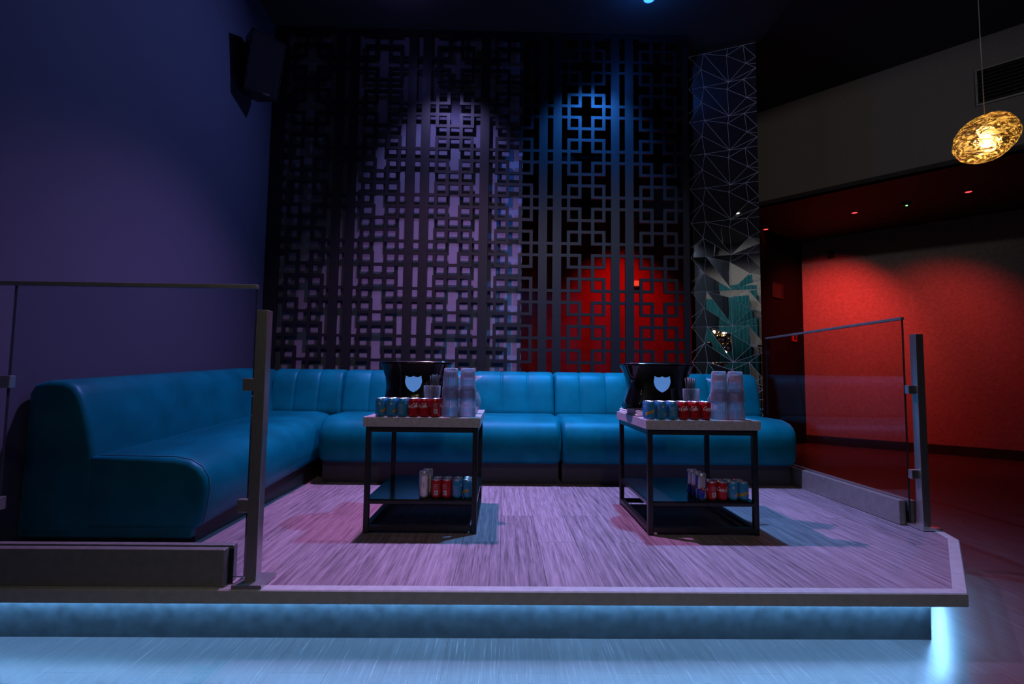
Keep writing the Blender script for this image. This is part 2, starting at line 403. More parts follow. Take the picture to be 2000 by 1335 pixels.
p, q = Vector(A1)+nn*.0, Vector(A0)
struct('baseboard_right', prism([tuple(p), tuple(q), tuple(q+nn*.018), tuple(p+nn*.018)], 0, .13), M['skirt'])

# ---------------------------------------------------------- raised platform
PZ = .205
PX = WX+.002
edge = [(PX, 1.93), (1.74, 1.93), (2.285, 2.57), (2.345, 2.76), (2.345, 4.62)]
plat = thing('raised_platform', 'low raised platform with grey oak boards and lit aluminium edge', 'platform', (0, 0, 0))
NW = .045
inner = [(PX, 1.93+NW), (1.72, 1.93+NW), (2.243, 2.59), (2.30, 2.77), (2.30, 4.62)]
obj('deck', prism(inner + [(PX, 4.62)], .1995, PZ-.002), M['deck'], plat)
def nosing():
    bm = bmesh.new(); n = len(edge)
    prof = []
    rows = []
    for (ex, ey), (ix, iy) in zip(edge, inner):
        e, i = Vector((ex, ey)), Vector((ix, iy)); dv = (i-e).normalized()
        c = e + dv*.004
        rows.append([(i.x, i.y, PZ-.004), (i.x, i.y, PZ), (c.x, c.y, PZ), (e.x, e.y, PZ-.004), (e.x, e.y, .158), (c.x, c.y, .155), (i.x, i.y, .155)])
    return loft(rows)
obj('nosing', nosing(), M['nosing'], plat)
rb = [(PX, 2.01), (1.66, 2.01), (2.19, 2.64), (2.26, 2.80), (2.26, 4.62), (PX, 4.62)]
obj('riser', prism(rb, 0, .12), M['riser'], plat)
obj('deck_joist', prism([(PX, 2.012), (1.658, 2.012), (2.187, 2.642), (2.257, 2.80), (2.257, 4.61), (PX, 4.61)], .1551, .199), M['plinth'], plat)
def led(p, q):
    p, q = Vector(p), Vector(q); t = (q-p).normalized(); n = Vector((t.y, -t.x))*.010
    bm = prism([tuple(p), tuple(p+n), tuple(q+n), tuple(q)][::-1], .1505, .1545)
    bmesh.ops.recalc_face_normals(bm, faces=bm.faces)
    for f in bm.faces: f.material_index = 1 if f.normal.z < -.9 else 0
    return bm
obj('led_strip', led((PX, 1.992), (1.668, 1.992)), [M['white_plastic'], M['led']], plat)
obj('led_strip', led((1.69, 2.01), (2.205, 2.625)), [M['white_plastic'], M['led']], plat)
obj('led_strip', led((2.215, 2.64), (2.275, 2.80)), [M['white_plastic'], M['led']], plat)

# --------------------------------------------------------- lattice screens
XP = dict(o=.030, h=.0745, i=.031, c=.090, slot=.052, stripe=.081)
BARW, GAPW = .0272, .0833
def lattice(cols, left_w, right_w, left_slot=.052, right_slot=.052, z0=0, z1=4.283):
    """one fretwork panel cut from a board: cells of a grid are kept or left open"""
    xs = []  # (width, kind)
    xs += [(left_w, 'stripe'), (left_slot, 'slot')]
    for k in range(cols):
        xs += [(XP['o'], 'out'), (XP['h'], 'hole'), (XP['i'], 'in'), (XP['c'], 'mid'), (XP['i'], 'in'), (XP['h'], 'hole'), (XP['o'], 'out')]
        if k < cols-1: xs += [(.052, 'slot'), (.081, 'stripe'), (.052, 'slot'), (.081, 'stripe'), (.052, 'slot')]
    xs += [(right_slot, 'slot'), (right_w, 'stripe')]
    X = [0]
    for w, _ in xs: X.append(X[-1]+w)
    kinds = [k for _, k in xs]
    rows = []; per = 4*(BARW+GAPW)
    ztop = 2.454 + BARW/2 + 4*per
    z = ztop; cyc = [('A', BARW), ('link', GAPW), ('B', BARW), ('hole', GAPW), ('C', BARW), ('arm', GAPW), ('D', BARW), ('hole', GAPW)]
    Z = [z1]; rk = ['solid']; Z.append(z); j = 0
    while z - cyc[j % 8][1] > .45:
        z -= cyc[j % 8][1]; rk.append(cyc[j % 8][0]); Z.append(z); j += 1
    rk.append('solid'); Z.append(z0)
    def full(c, r):
        k = kinds[c]
        if r == 'solid' or k == 'stripe': return True
        if k == 'slot': return r in 'CD'
        if k == 'out': return r != 'link'
        if k == 'in': return r != 'arm'
        if k == 'hole': return r in 'ABCD'
        if k == 'mid': return r in 'AB'
    bm = bmesh.new(); V = {}; T = .022
    def v(i, j, b):
        if (i, j, b) not in V: V[i, j, b] = bm.verts.new((X[i], b*T, Z[j]))
        return V[i, j, b]
    NC, NR = len(kinds), len(rk)
    ok = lambda c, r: 0 <= c < NC and 0 <= r < NR and full(c, rk[r])
    for c in range(NC):
        for r in range(NR):
            if not ok(c, r): continue
            bm.faces.new((v(c, r, 0), v(c, r+1, 0), v(c+1, r+1, 0), v(c+1, r, 0)))
            bm.faces.new((v(c, r, 1), v(c+1, r, 1), v(c+1, r+1, 1), v(c, r+1, 1)))
            if not ok(c-1, r): bm.faces.new((v(c, r, 0), v(c, r, 1), v(c, r+1, 1), v(c, r+1, 0)))
            if not ok(c+1, r): bm.faces.new((v(c+1, r, 0), v(c+1, r+1, 0), v(c+1, r+1, 1), v(c+1, r, 1)))
            if not ok(c, r-1): bm.faces.new((v(c, r, 0), v(c+1, r, 0), v(c+1, r, 1), v(c, r, 1)))
            if not ok(c, r+1): bm.faces.new((v(c, r+1, 0), v(c, r+1, 1), v(c+1, r+1, 1), v(c+1, r+1, 0)))
    return bm, X[-1]
LF = 4.68
bm, w = lattice(3, .127, .085, right_slot=.06)
tag(obj('lattice_screen', bm, M['lattice'], loc=(-2.1995, LF, 0)), 'charcoal fretwork screen of crosses standing close against the grey wall', 'screen', 'fretwork screens behind the sofa')
bm, w = lattice(3, .001, .058)
tag(obj('lattice_screen', bm, M['lattice'], loc=(-.1512, LF, 0)), 'charcoal fretwork screen of crosses with red glow showing through it', 'screen', 'fretwork screens behind the sofa')

# --------------------------------------------------------- mirrored pillar
PL, PR = Vector((1.842, 4.95)), Vector((2.402, 4.70))
pd = (PR-PL); PW = pd.length; pd.normalize(); pn = Vector((pd.y, -pd.x))   # pn faces the room
c1, c2 = PR - pn*.75, PL - pn*.75
struct('pillar', prism([tuple(PL-pn*.02), tuple(PR-pn*.02), tuple(c1), tuple(c2)], 0, 4.2849), M['wall_black'])
mir = thing('mirror_cladding', 'tall faceted mirror tiles cladding the pillar beside the fretwork screen', 'mirror', (0, 0, 0))
TH = .3435
def mirror_tile(zt, zb, seed):
    """one tile of flat mirror facets meeting at raised bright joints"""
    h = zt-zb; r = random.Random(seed)
    U = {'a0': (0, 0), 'a1': (.23, 0), 'a2': (.60, 0), 'a3': (.82, 0), 'a4': (1, 0),
         'l1': (0, .72), 'd': (.19, .46), 'b': (.575, .21), 'c': (.855, .55), 'e1': (1, .42), 'e2': (1, .62), 'e3': (1, .74),
         'z0': (0, 1), 'z1': (.23, 1), 'z2': (.60, 1), 'z3': (.82, 1), 'z4': (1, 1)}
    dep = dict(b=.016, c=.014, d=.015, l1=.004, e1=.004, e2=.008, e3=.003, a1=.002, z1=.002, a2=.006, z2=.006, a3=.003, z3=.003)
    tris = [('a0', 'd', 'a1'), ('a0', 'l1', 'd'), ('l1', 'z0', 'd'), ('z0', 'z1', 'd'), ('d', 'z1', 'z2'), ('a1', 'd', 'z2'), ('a1', 'z2', 'b'), ('a1', 'b', 'a2'), ('a2', 'b', 'a3'),
            ('b', 'z2', 'c'), ('b', 'c', 'a3'), ('a3', 'c', 'e1'), ('a3', 'e1', 'a4'), ('c', 'e2', 'e1'), ('c', 'e3', 'e2'), ('c', 'z2', 'e3'), ('z2', 'z3', 'e3'), ('z3', 'z4', 'e3')]
    bm = bmesh.new()
    P = {}
    for k, (u, v) in U.items():
        q = PL + pd*(u*PW) + pn*(dep.get(k, .001)*.15+.0008*r.random()*(k in 'bcd'))
        P[k] = Vector((q.x, q.y, zt - v*h))
    n3 = Vector((pn.x, pn.y, 0))
    for t in tris:
        f = bm.faces.new([bm.verts.new(P[k]) for k in t]); f.material_index = 0
        f.normal_update()
        if f.normal.dot(n3) < 0: f.normal_flip()
    es = {tuple(sorted((t[i], t[(i+1) % 3]))) for t in tris for i in range(3)}
    for a, b in es:
        if U[a][0] == U[b][0] and U[a][0] in (0, 1): continue
        if U[a][1] == 1 and U[b][1] == 1: continue
        p, q = P[a]+n3*.0012, P[b]+n3*.0012; t = (q-p).normalized(); s = t.cross(n3).normalized()*.0010
        f = bm.faces.new([bm.verts.new(x) for x in (p-s, q-s, q+s, p+s)]); f.material_index = 1
        f.normal_update()
        if f.normal.dot(n3) < 0: f.normal_flip()
    # closed back so that the tile is a solid sheet
    qs = [PL+pn*-.004, PR+pn*-.004]
    return bm
zt = 4.244; k = 0
while zt > .55:
    obj('mirror_tile', mirror_tile(zt, zt-TH, k), [M['mirror'], M['mirror_edge']], mir)
    zt -= TH; k += 1
obj('backing_board', prism([tuple(PL-pn*.019), tuple(PR-pn*.019), tuple(PR-pn*.003), tuple(PL-pn*.003)], .25, 4.284), M['black_metal'], mir)

# ------------------------------------------------------------------- sofas
# seat profile in (depth, height): depth grows away from the sitter's knees
SEAT = [(.58, .36), (.05, .36), (.012, .385), (-.004, .46), (-.012, .545), (-.004, .60), (.025, .645), (.075, .675), (.15, .69), (.58, .692)]
SEAT = SEAT[::-1]
def ccw(pr):
    a = sum(pr[i][0]*pr[(i+1) % len(pr)][1]-pr[(i+1) % len(pr)][0]*pr[i][1] for i in range(len(pr)))
    return pr if a > 0 else pr[::-1]
SEAT = ccw(SEAT)
BACK = ccw([(.50, .62), (.515, .72), (.535, .82), (.56, .92), (.585, .985), (.62, 1.02), (.67, 1.035), (.74, 1.034), (.79, 1.015), (.815, .97), (.82, .62)])
SY = 3.735
def bench(name, label, x0, x1, r_left, r_right, chans):
    t = thing(name, label, 'sofa', ((x0+x1)/2, SY+.4, PZ), 0, 'teal velvet banquette')
    inv = Vector((-(x0+x1)/2, -(SY+.4), -PZ))
    pl = lambda u, v, w: Vector((x0+w, SY+u, v)) + inv
    obj('seat', cushion(SEAT, x1-x0, r_left, pl, r_end=r_right), M['velvet'], t, True)
    g = [(x1-x0)*k/chans for k in range(1, chans)]
    obj('backrest', cushion(BACK, x1-x0, .035, pl, g, .008), M['velvet'], t, True)
    obj('plinth', bx(x0+inv.x+.01, x1+inv.x-.01, SY+.105+inv.y, SY+.8+inv.y, 0, .157), M['plinth'], t)
    return t
bench('banquette_sofa', 'middle teal velvet bench along the screen, behind the left table', -1.325, .432, .06, .045, 8)
bench('banquette_sofa', 'right end teal velvet bench along the screen, running to the glass', .438, 2.165, .045, .06, 8)

def corner_sofa():
    X1, Y0, Y1 = -1.36, 2.405, 4.575
    t = thing('banquette_sofa', 'teal velvet corner bench running along the grey left wall', 'sofa', (-1.8, 3.4, PZ), 0, 'teal velvet banquette')
    inv = Vector((1.8, -3.4, -PZ))
    drop = lambda y: -.092*max(0, min(1, (4.2-y)/1.8))
    pl = lambda u, v, w: Vector((X1-u, Y0+w, v+drop(Y0+w))) + inv
    prof = ccw([(p if p < .5 else .53, q) for p, q in SEAT])
    obj('seat', cushion(prof, Y1-Y0, .035, pl, r_end=.01), M['velvet'], t, True)
    bk = ccw([(.495, .335), (.495, .55), (.50, .62), (.515, .70), (.535, .80), (.562, .90), (.585, .965), (.615, 1.01), (.66, 1.033), (.74, 1.036), (.80, 1.02), (.826, .975), (.83, .60), (.83, .335)])
    Lb = Y1-.005-Y0
    obj('backrest', cushion(bk, Lb, .035, pl, r_end=.01), M['velvet'], t, True)
    # the return of the back across the corner, facing the room
    x0, x1 = -1.915, -1.33
    pc = lambda u, v, w: Vector((x0+w, SY+u, v)) + inv
    obj('corner_backrest', cushion(BACK, x1-x0, .03, pc, [.195, .39], .008), M['velvet'], t, True)
    obj('end_panel', bx(-2.19+inv.x, X1-.05+inv.x, Y0+.006+inv.y, Y0+.05+inv.y, .03, .2, bev=.008), M['velvet'], t)
    bm = bmesh.new(); pts = []
    for u, v in [(.50, .6915), (.15, .6905), (.075, .6755), (.025, .6455), (-.0045, .60), (-.0125, .545), (-.0045, .46), (.012, .39)]:
        pts.append(Vector((X1-u, Y0+.032, v+drop(Y0+.032))) + inv)
    obj('piping', tube(bm, pts, .0032, 8), M['seam'], t, True)
    bm = bmesh.new()
    ring = [[(-2.19, y, .0), (X1-.06, y, .0), (X1-.06, y, .155+drop(y)), (-2.19, y, .155+drop(y))] for y in (Y0+.06, 3.2, 4.2, 4.57)]
    obj('plinth', loft([[Vector(p)+Vector((inv.x, inv.y, 0)) for p in st] for st in ring]), M['plinth'], t)
corner_sofa()

# --------------------------------------------------------- glass balustrades
def pane_obj(parent, x0, x1, y0, y1, z0, z1, thin):
    bm = bx(x0, x1, y0, y1, z0, z1)
    for f in bm.faces:
        n = f.normal; f.normal_update(); n = f.normal
        f.material_index = 0 if abs(n[thin]) > .9 else 1
    return obj('glass_pane', bm, [M['pane'], M['pane_edge']], parent)

bl = thing('glass_balustrade', 'left clear glass balustrade panel in front of the corner bench', 'balustrade', (-1.4, 1.99, PZ), 0, 'glass balustrades')
iv = (1.4, -1.99, -PZ)
def lb(x0, x1, y0, y1, z0, z1, **k): return bx(x0+iv[0], x1+iv[0], y0+iv[1], y1+iv[1], z0+iv[2], z1+iv[2], **k)
pane_obj(bl, -1.888+1.4, -.963+1.4, 1.994-1.99, 2.006-1.99, .225-PZ, 1.326-PZ, 1)
obj('top_cap', lb(-1.97, -.960, 1.990, 2.010, 1.317, 1.333, bev=.002), M['alu'], bl)
sh = lb(-2.19, -1.016, 1.955, 1.990, PZ, .338, bev=.003); obj('base_shoe', sh, M['alu'], bl)
sh = lb(-2.19, -1.010, 2.010, 2.040, PZ, .338, bev=.003); obj('base_shoe', sh, M['alu'], bl)
obj('shoe_gasket', lb(-2.19, -1.000, 1.9905, 1.9935, PZ, .331), M['black_metal'], bl)
def post(px, py, z1, parent, off, clampdir=(-1, 0), pz=None, reach=.046):
    """square steel post on a base plate with two glass clamps"""
    po = obj('post', bx(px-.0215+off[0], px+.0215+off[0], py-.0215+off[1], py+.0215+off[1], .0, z1-PZ, bev=.002), M['chrome'], parent)
    x0, x1, y0, y1 = pz
    obj('base_plate', bx(x0+off[0], x1+off[0], y0+off[1], y1+off[1], 0, .014, bev=.002), M['chrome'], po)
    for zc in (.945, .49):
        cx, cy = px+clampdir[0]*(.020+reach/2), py+clampdir[1]*(.020+reach/2)
        hx, hy = (reach/2, .014) if clampdir[0] else (.014, reach/2)
        c = bx(cx-hx+off[0], cx+hx+off[0], cy-hy+off[1], cy+hy+off[1], zc-.024-PZ, zc+.024-PZ, bev=.003)
        obj('glass_clamp', c, M['chrome'], po)
    return po
post(-.927, 1.995, 1.232, bl, (1.4, -1.99), pz=(-.978, -.868, 1.936, 2.062))
post(-2.03, 2.0, 1.232, bl, (1.4, -1.99), clampdir=(1, 0), pz=(-2.085, -1.975, 2.041, 2.11), reach=.135)

br_ = thing('glass_balustrade', 'right clear glass balustrade panel reflecting the sofa before the red wall', 'balustrade', (2.235, 3.4, PZ), 0, 'glass balustrades')
pane_obj(br_, -.006, .006, 2.815-3.4, 4.3-3.4, .225-PZ, 1.342-PZ, 0)
obj('top_cap', bx(-.010, .010, 2.812-3.4, 4.3-3.4, 1.333-PZ, 1.349-PZ, bev=.002), M['alu'], br_)
obj('base_shoe', bx(-.047, -.010, 2.83-3.4, 4.25-3.4, 0, .132, bev=.003), M['alu'], br_)
obj('base_shoe', bx(.010, .047, 2.83-3.4, 4.25-3.4, 0, .132, bev=.003), M['alu'], br_)
obj('shoe_gasket', bx(-.010, -.0065, 2.825-3.4, 4.25-3.4, 0, .126), M['black_metal'], br_)
post(2.278, 2.775, 1.25, br_, (-2.235, -3.4), clampdir=(-1, 0), pz=(2.222, 2.325, 2.712, 2.826))

# ------------------------------------------------------------------ tables
TW, TD, TT, TB = .588, .665, .779, .730
def side_table(x, y, label):
    t = thing('side_table', label, 'table', (x+TW/2, y+TD/2, PZ), 0, 'black framed side tables')
    a, b = TW/2, TD/2
    obj('tabletop', bx(-a, a, -b, b, TB-PZ, TT-PZ, bev=.003), M['slab'], t)
    q = .026; ia, ib = a-.012, b-.012
    for sx in (-1, 1):
        for sy in (-1, 1):
            x0 = sx*ia - (q if sx > 0 else 0); y0 = sy*ib - (q if sy > 0 else 0)
            obj('leg', bx(x0, x0+q, y0, y0+q, 0, TB-PZ-.001, bev=.002), M['black_metal'], t)
    def frame(z0, z1):
        bm = bmesh.new(); e = .0005
        box(bm, -ia+q+e, ia-q-e, -ib, -ib+q, z0, z1, bev=.001); box(bm, -ia+q+e, ia-q-e, ib-q, ib, z0, z1, bev=.001)
        box(bm, -ia, -ia+q, -ib+q+e, ib-q-e, z0, z1, bev=.001); box(bm, ia-q, ia, -ib+q+e, ib-q-e, z0, z1, bev=.001)
        return bm
    obj('top_rail', frame(TB-PZ-.027, TB-PZ-.001), M['black_metal'], t)
    obj('bottom_rail', frame(.012, .036), M['black_metal'], t)
    sh = frame(.143, .160); obj('shelf', box(sh, -ia+q*.4, ia-q*.4, -ib+q*.4, ib-q*.4, .152, .1645, bev=.001), M['shelf'], t)
    return t
LX, RX, TY = -.697, .729, 2.602
side_table(LX, TY, 'left low black framed table with grey slab top and one shelf')
side_table(RX, TY, 'right low black framed table with grey slab top and one shelf')
SHELF_Z = PZ+.1645

# ------------------------------------------------------------- ice buckets
def bucket_mesh(outer=True):
    n = 64; lev = [(0, .190, .120), (.012, .196, .125), (.05, .186, .119), (.10, .172, .112), (.155, .168, .110), (.20, .174, .113), (.24, .187, .121), (.272, .200, .130), (.284, .205, .134)]
    def ring(a, b, z):
        out = []
        for i in range(n):
            t = 2*pi*i/n; c, s = cos(t), sin(t); e = 2/3.1
            out.append(Vector((a*math.copysign(abs(c)**e, c), b*math.copysign(abs(s)**e, s), z)))
        return out
    st = [ring(a, b, z) for z, a, b in lev] + [ring(a-.006, b-.006, z) for z, a, b in lev[:1:-1]] + [ring(.15, .09, .012)]
    return loft(st), ring
def shield_mesh(w, h, d):
    """heater shield with a notched top edge, bowed to the bucket's face"""
    right = [(0, .50), (.06, .455), (.18, .42), (.30, .43), (.39, .475), (.47, .50), (.455, .40), (.49, .25), (.485, .10), (.44, -.08), (.34, -.26), (.19, -.40), (0, -.50)]
    pts = right + [(-x, z) for x, z in right[-2:0:-1]]
    bm = bmesh.new()
    f = [bm.verts.new((x*w, -d, z*h)) for x, z in pts]; b = [bm.verts.new((x*w, 0, z*h)) for x, z in pts]
    n = len(pts); bm.faces.new(f[::-1]); bm.faces.new(b)
    for i in range(n): bm.faces.new((f[i], f[(i+1) % n], b[(i+1) % n], b[i]))
    bmesh.ops.recalc_face_normals(bm, faces=bm.faces)
    return bm
def ice_bucket(loc, label, k=1.):
    t = thing('ice_bucket', label, 'ice bucket', loc, 0, 'black ice buckets')
    bm, ring = bucket_mesh(); bm.transform(Matrix.Diagonal((1, 1, k, 1))); obj('bowl', bm, M['bucket'], t, True)
    r = ring(.2035, .1325, .2855*k); b2 = bmesh.new(); tube(b2, r + r[:1], .0022, 6, caps=False)
    obj('rim', b2, M['rim'], t, True)
    obj('shield_badge', shield_mesh(.094, .090, .004), M['badge'], t, loc=(0, -.1105, .163*k-.03*(1-k)))
    return t
b1 = ice_bucket((-.491, 2.955, TT), 'flared black ice bucket with pale shield on the left table')
b2 = ice_bucket((.888, 2.955, TT+.033), 'flared black ice bucket with pale shield on a napkin, right table', .905)
nap = thing('folded_napkin', 'white folded linen napkin under the ice bucket on the right table', 'napkin', (.89, 3.035, TT))
def nap_layer(z, a, rot, th):
    bm = bmesh.new(); n = 10
    f = lambda i, j: Vector(((i/n-.5)*a[0], (j/n-.5)*a[1], z + .0009*sin(i*1.7+j*1.1)))
    top = [[bm.verts.new(f(i, j)+Vector((0, 0, th))) for j in range(n+1)] for i in range(n+1)]
    bot = [[bm.verts.new(f(i, j)) for j in range(n+1)] for i in range(n+1)]
    for i in range(n):
        for j in range(n):
            bm.faces.new((top[i][j], top[i+1][j], top[i+1][j+1], top[i][j+1])); bm.faces.new((bot[i][j], bot[i][j+1], bot[i+1][j+1], bot[i+1][j]))
    for i in range(n):
        bm.faces.new((top[i][0], bot[i][0], bot[i+1][0], top[i+1][0])); bm.faces.new((top[i][n], top[i+1][n], bot[i+1][n], bot[i][n]))
        bm.faces.new((top[0][i], top[0][i+1], bot[0][i+1], bot[0][i])); bm.faces.new((top[n][i], bot[n][i], bot[n][i+1], top[n][i+1]))
    bmesh.ops.rotate(bm, verts=bm.verts, cent=(0, 0, 0), matrix=Matrix.Rotation(rot, 3, 'Z'))
    return bm
obj('lower_fold', nap_layer(.001, (.300, .41), .0, .009), M['napkin'], nap, True)
obj('middle_fold', nap_layer(.0125, (.296, .40), .012, .008), M['napkin'], nap, True)
obj('upper_fold', nap_layer(.023, (.290, .39), -.012, .008), M['napkin'], nap, True)

# -------------------------------------------------------------------- cans
def can_body(r, h, seg=40):
    prof = [(0, .003), (r*.62, .003), (r*.72, 0), (r*.80, .001), (r*.97, .009), (r, .016), (r, h-.012), (r*.985, h-.009), (r*.88, h-.002)]
    return prof
def lid_mesh(r, h):
    prof = [(r*.872, h-.0025), (r*.895, h-.001), (r*.89, h+.0008), (r*.85, h+.0008), (r*.83, h-.003), (r*.5, h-.0028), (0, h-.0028)]
    return lathe(prof, 32)
def tab_mesh(h):
    bm = bmesh.new(); o = [(.010*cos(2*pi*i/16), .0065*sin(2*pi*i/16)+.002) for i in range(16)]
    return prism([(x, y) for x, y in o], h-.0026, h-.0014, bm)
def on_can(r, pts3, bm, lift=.0004):
    pass
def wrap(bm, r, lift, a0=-pi/2):
    for v in bm.verts:
        a = a0 + v.co.x/r; rr = r + lift + v.co.y
        v.co = Vector((rr*cos(a), rr*sin(a), v.co.z))
def ribbon(bm, pts, w, closed=False):
    """flat pen stroke in the XZ plane with a little thickness"""
    n = len(pts); L_, R_ = [], []
    for i, p in enumerate(pts):
        a = pts[i-1] if (i or closed) else pts[0]; b = pts[(i+1) % n] if (i < n-1 or closed) else pts[-1]
        t = (b-a); t = t.normalized() if t.length > 1e-9 else Vector((1, 0))
        s = Vector((-t.y, t.x))*w*(.5 if abs(t.x) > abs(t.y) else .75)
        L_.append(bm.verts.new((p.x+s.x, 0, p.y+s.y))); R_.append(bm.verts.new((p.x-s.x, 0, p.y-s.y)))
    for i in range(n if closed else n-1):
        j = (i+1) % n; bm.faces.new((L_[i], R_[i], R_[j], L_[j]))
def script_word():
    """flowing white script across the red can"""
    bm = bmesh.new(); x = 0
    C = [(.62, .80), (.70, .95), (.48, 1.02), (.18, .72), (.02, .28), (.14, -.02), (.42, .06), (.62, .30)]
    o = [(.22, .50), (.06, .34), (.02, .12), (.16, 0), (.32, .14), (.36, .36)]
    c = [(.36, .42), (.26, .52), (.08, .36), (.03, .12), (.15, 0), (.36, .16)]
    a1 = [(.34, .44), (.20, .52), (.05, .32), (.04, .08), (.16, 0), (.30, .18)]; a2 = [(.40, .52), (.32, .14), (.40, 0), (.54, .14)]
    l = [(.02, .20), (.26, .80), (.30, 1.02), (.20, 1.0), (.10, .50), (.10, .08), (.20, 0), (.34, .16)]
    sl = lambda pts, x: [Vector((p[0]+x+.12*p[1], p[1], 0)) for p in pts]
    def put(pts, closed=False, w=.10):
        P = [Vector((q.x, q.y)) for q in catmull(sl(pts, x), 5, closed)]; ribbon(bm, P, w, closed)
    put(C); x += .60; put(o, True); x += .40; put(c); x += .38; put(a1); put(a2); x += .62
    put([(0, .28), (.16, .34)]); x += .22
    put(C); x += .60; put(o, True); x += .40; put(l); x += .30; put(a1); put(a2)
    # the swash under the word
    x = 0; put([(.55, -.10), (1.1, -.20), (1.9, -.16), (2.6, -.26), (3.4, -.12)], w=.07)
    return bm
SW = 4.05
def scaled(bm, s, cx, cz):
    for v in bm.verts: v.co = Vector(((v.co.x-cx)*s, v.co.y*s, (v.co.z)*s+cz))
    return bm
def text_mesh(body, size, cx, cz, shear=0., rot=0.):
    cu = bpy.data.curves.new('lettering', 'FONT'); cu.body = body; cu.size = size; cu.align_x = 'CENTER'; cu.align_y = 'CENTER'; cu.shear = shear; cu.resolution_u = 2
    o = bpy.data.objects.new('lettering', cu); COL.objects.link(o)
    dg = bpy.context.evaluated_depsgraph_get(); me = bpy.data.meshes.new_from_object(o.evaluated_get(dg))
    bm = bmesh.new(); bm.from_mesh(me); bpy.data.objects.remove(o); bpy.data.curves.remove(cu); bpy.data.meshes.remove(me)
    bmesh.ops.subdivide_edges(bm, edges=[e for e in bm.edges if e.calc_length() > .004], cuts=2)
    for v in bm.verts:
        x, y = v.co.x*cos(rot)-v.co.y*sin(rot), v.co.x*sin(rot)+v.co.y*cos(rot)
        v.co = Vector((cx+x, 0, cz+y))
    return bm
def patch(x0, x1, z0, z1, slope=0., n=10, bm=None):
    bm = bm or bmesh.new()
    a = [bm.verts.new((x0+(x1-x0)*i/n, 0, z0+slope*(x1-x0)*i/n)) for i in range(n+1)]; b = [bm.verts.new((x0+(x1-x0)*i/n, 0, z1+slope*(x1-x0)*i/n)) for i in range(n+1)]
    for i in range(n): bm.faces.new((a[i], a[i+1], b[i+1], b[i]))
    return bm
def barcode(cx, z0, w, h):
    bm = bmesh.new(); r = random.Random(3); x = cx-w/2
    while x < cx+w/2-.0012:
        s = r.choice((.0006, .0010, .0014)); patch(x, x+s, z0, z0+h, n=1, bm=bm); x += s + r.choice((.0007, .0012))
    return bm

CR, CH = .0265, .092
def proto_red():
    t = thing('cola_can', 'red', 'can')
    obj('body', lathe(can_body(CR, CH), 40), M['can_red'], t, True)
    obj('lid', lid_mesh(CR, CH), M['lid'], t, True); obj('pull_tab', tab_mesh(CH), M['lid'], t)
    w = script_word(); scaled(w, .0190, SW/2, .050); wrap(w, CR, .0004, -pi/2); obj('script_lettering', w, M['white_ink'], t)
    p_ = patch(.060, .078, .018, .042); barc = p_; wrap(barc, CR, .0003); lab = obj('back_label', barc, M['white_ink'], t)
    b = barcode(.069, .020, .014, .020); wrap(b, CR, .0006); obj('barcode', b, M['dark_ink'], lab)
    x = bmesh.new()
    for i in range(5): patch(.056, .080-.003*(i%2), .050+i*.005, .0515+i*.005, n=6, bm=x)
    wrap(x, CR, .0004); obj('small_print', x, M['faint_ink'], t)
    return t
def proto_blue():
    t = thing('tonic_can', 'blue', 'can')
    obj('body', lathe(can_body(CR, CH), 40), M['can_blue'], t, True)
    obj('lid', lid_mesh(CR, CH), M['lid'], t, True); obj('pull_tab', tab_mesh(CH), M['lid'], t)
    s = patch(-.024, .024, .020, .033, .36, 14); wrap(s, CR, .0004); sash = obj('yellow_sash', s, M['yellow_ink'], t)
    tx = text_mesh('Schweppes', .0085, 0, .0352, .3, .345); wrap(tx, CR, .0007); obj('sash_lettering', tx, M['dark_ink'], sash)
    x = bmesh.new()
    em = bmesh.new()
    for k in range(5):
        a = 2*pi*k/5+pi/2; patch(-.032+.0035*cos(a)-.0016, -.032+.0035*cos(a)+.0016, .066+.0045*sin(a)-.0016, .066+.0045*sin(a)+.0016, n=1, bm=em)
    wrap(em, CR, .0004); obj('emblem', em, M['white_ink'], t)
    for i in range(8): patch(-.078, -.050-.004*(i%3), .020+i*.006, .0216+i*.006, n=8, bm=x)
    wrap(x, CR, .0004); obj('small_print', x, M['faint_ink'], t)
    return t
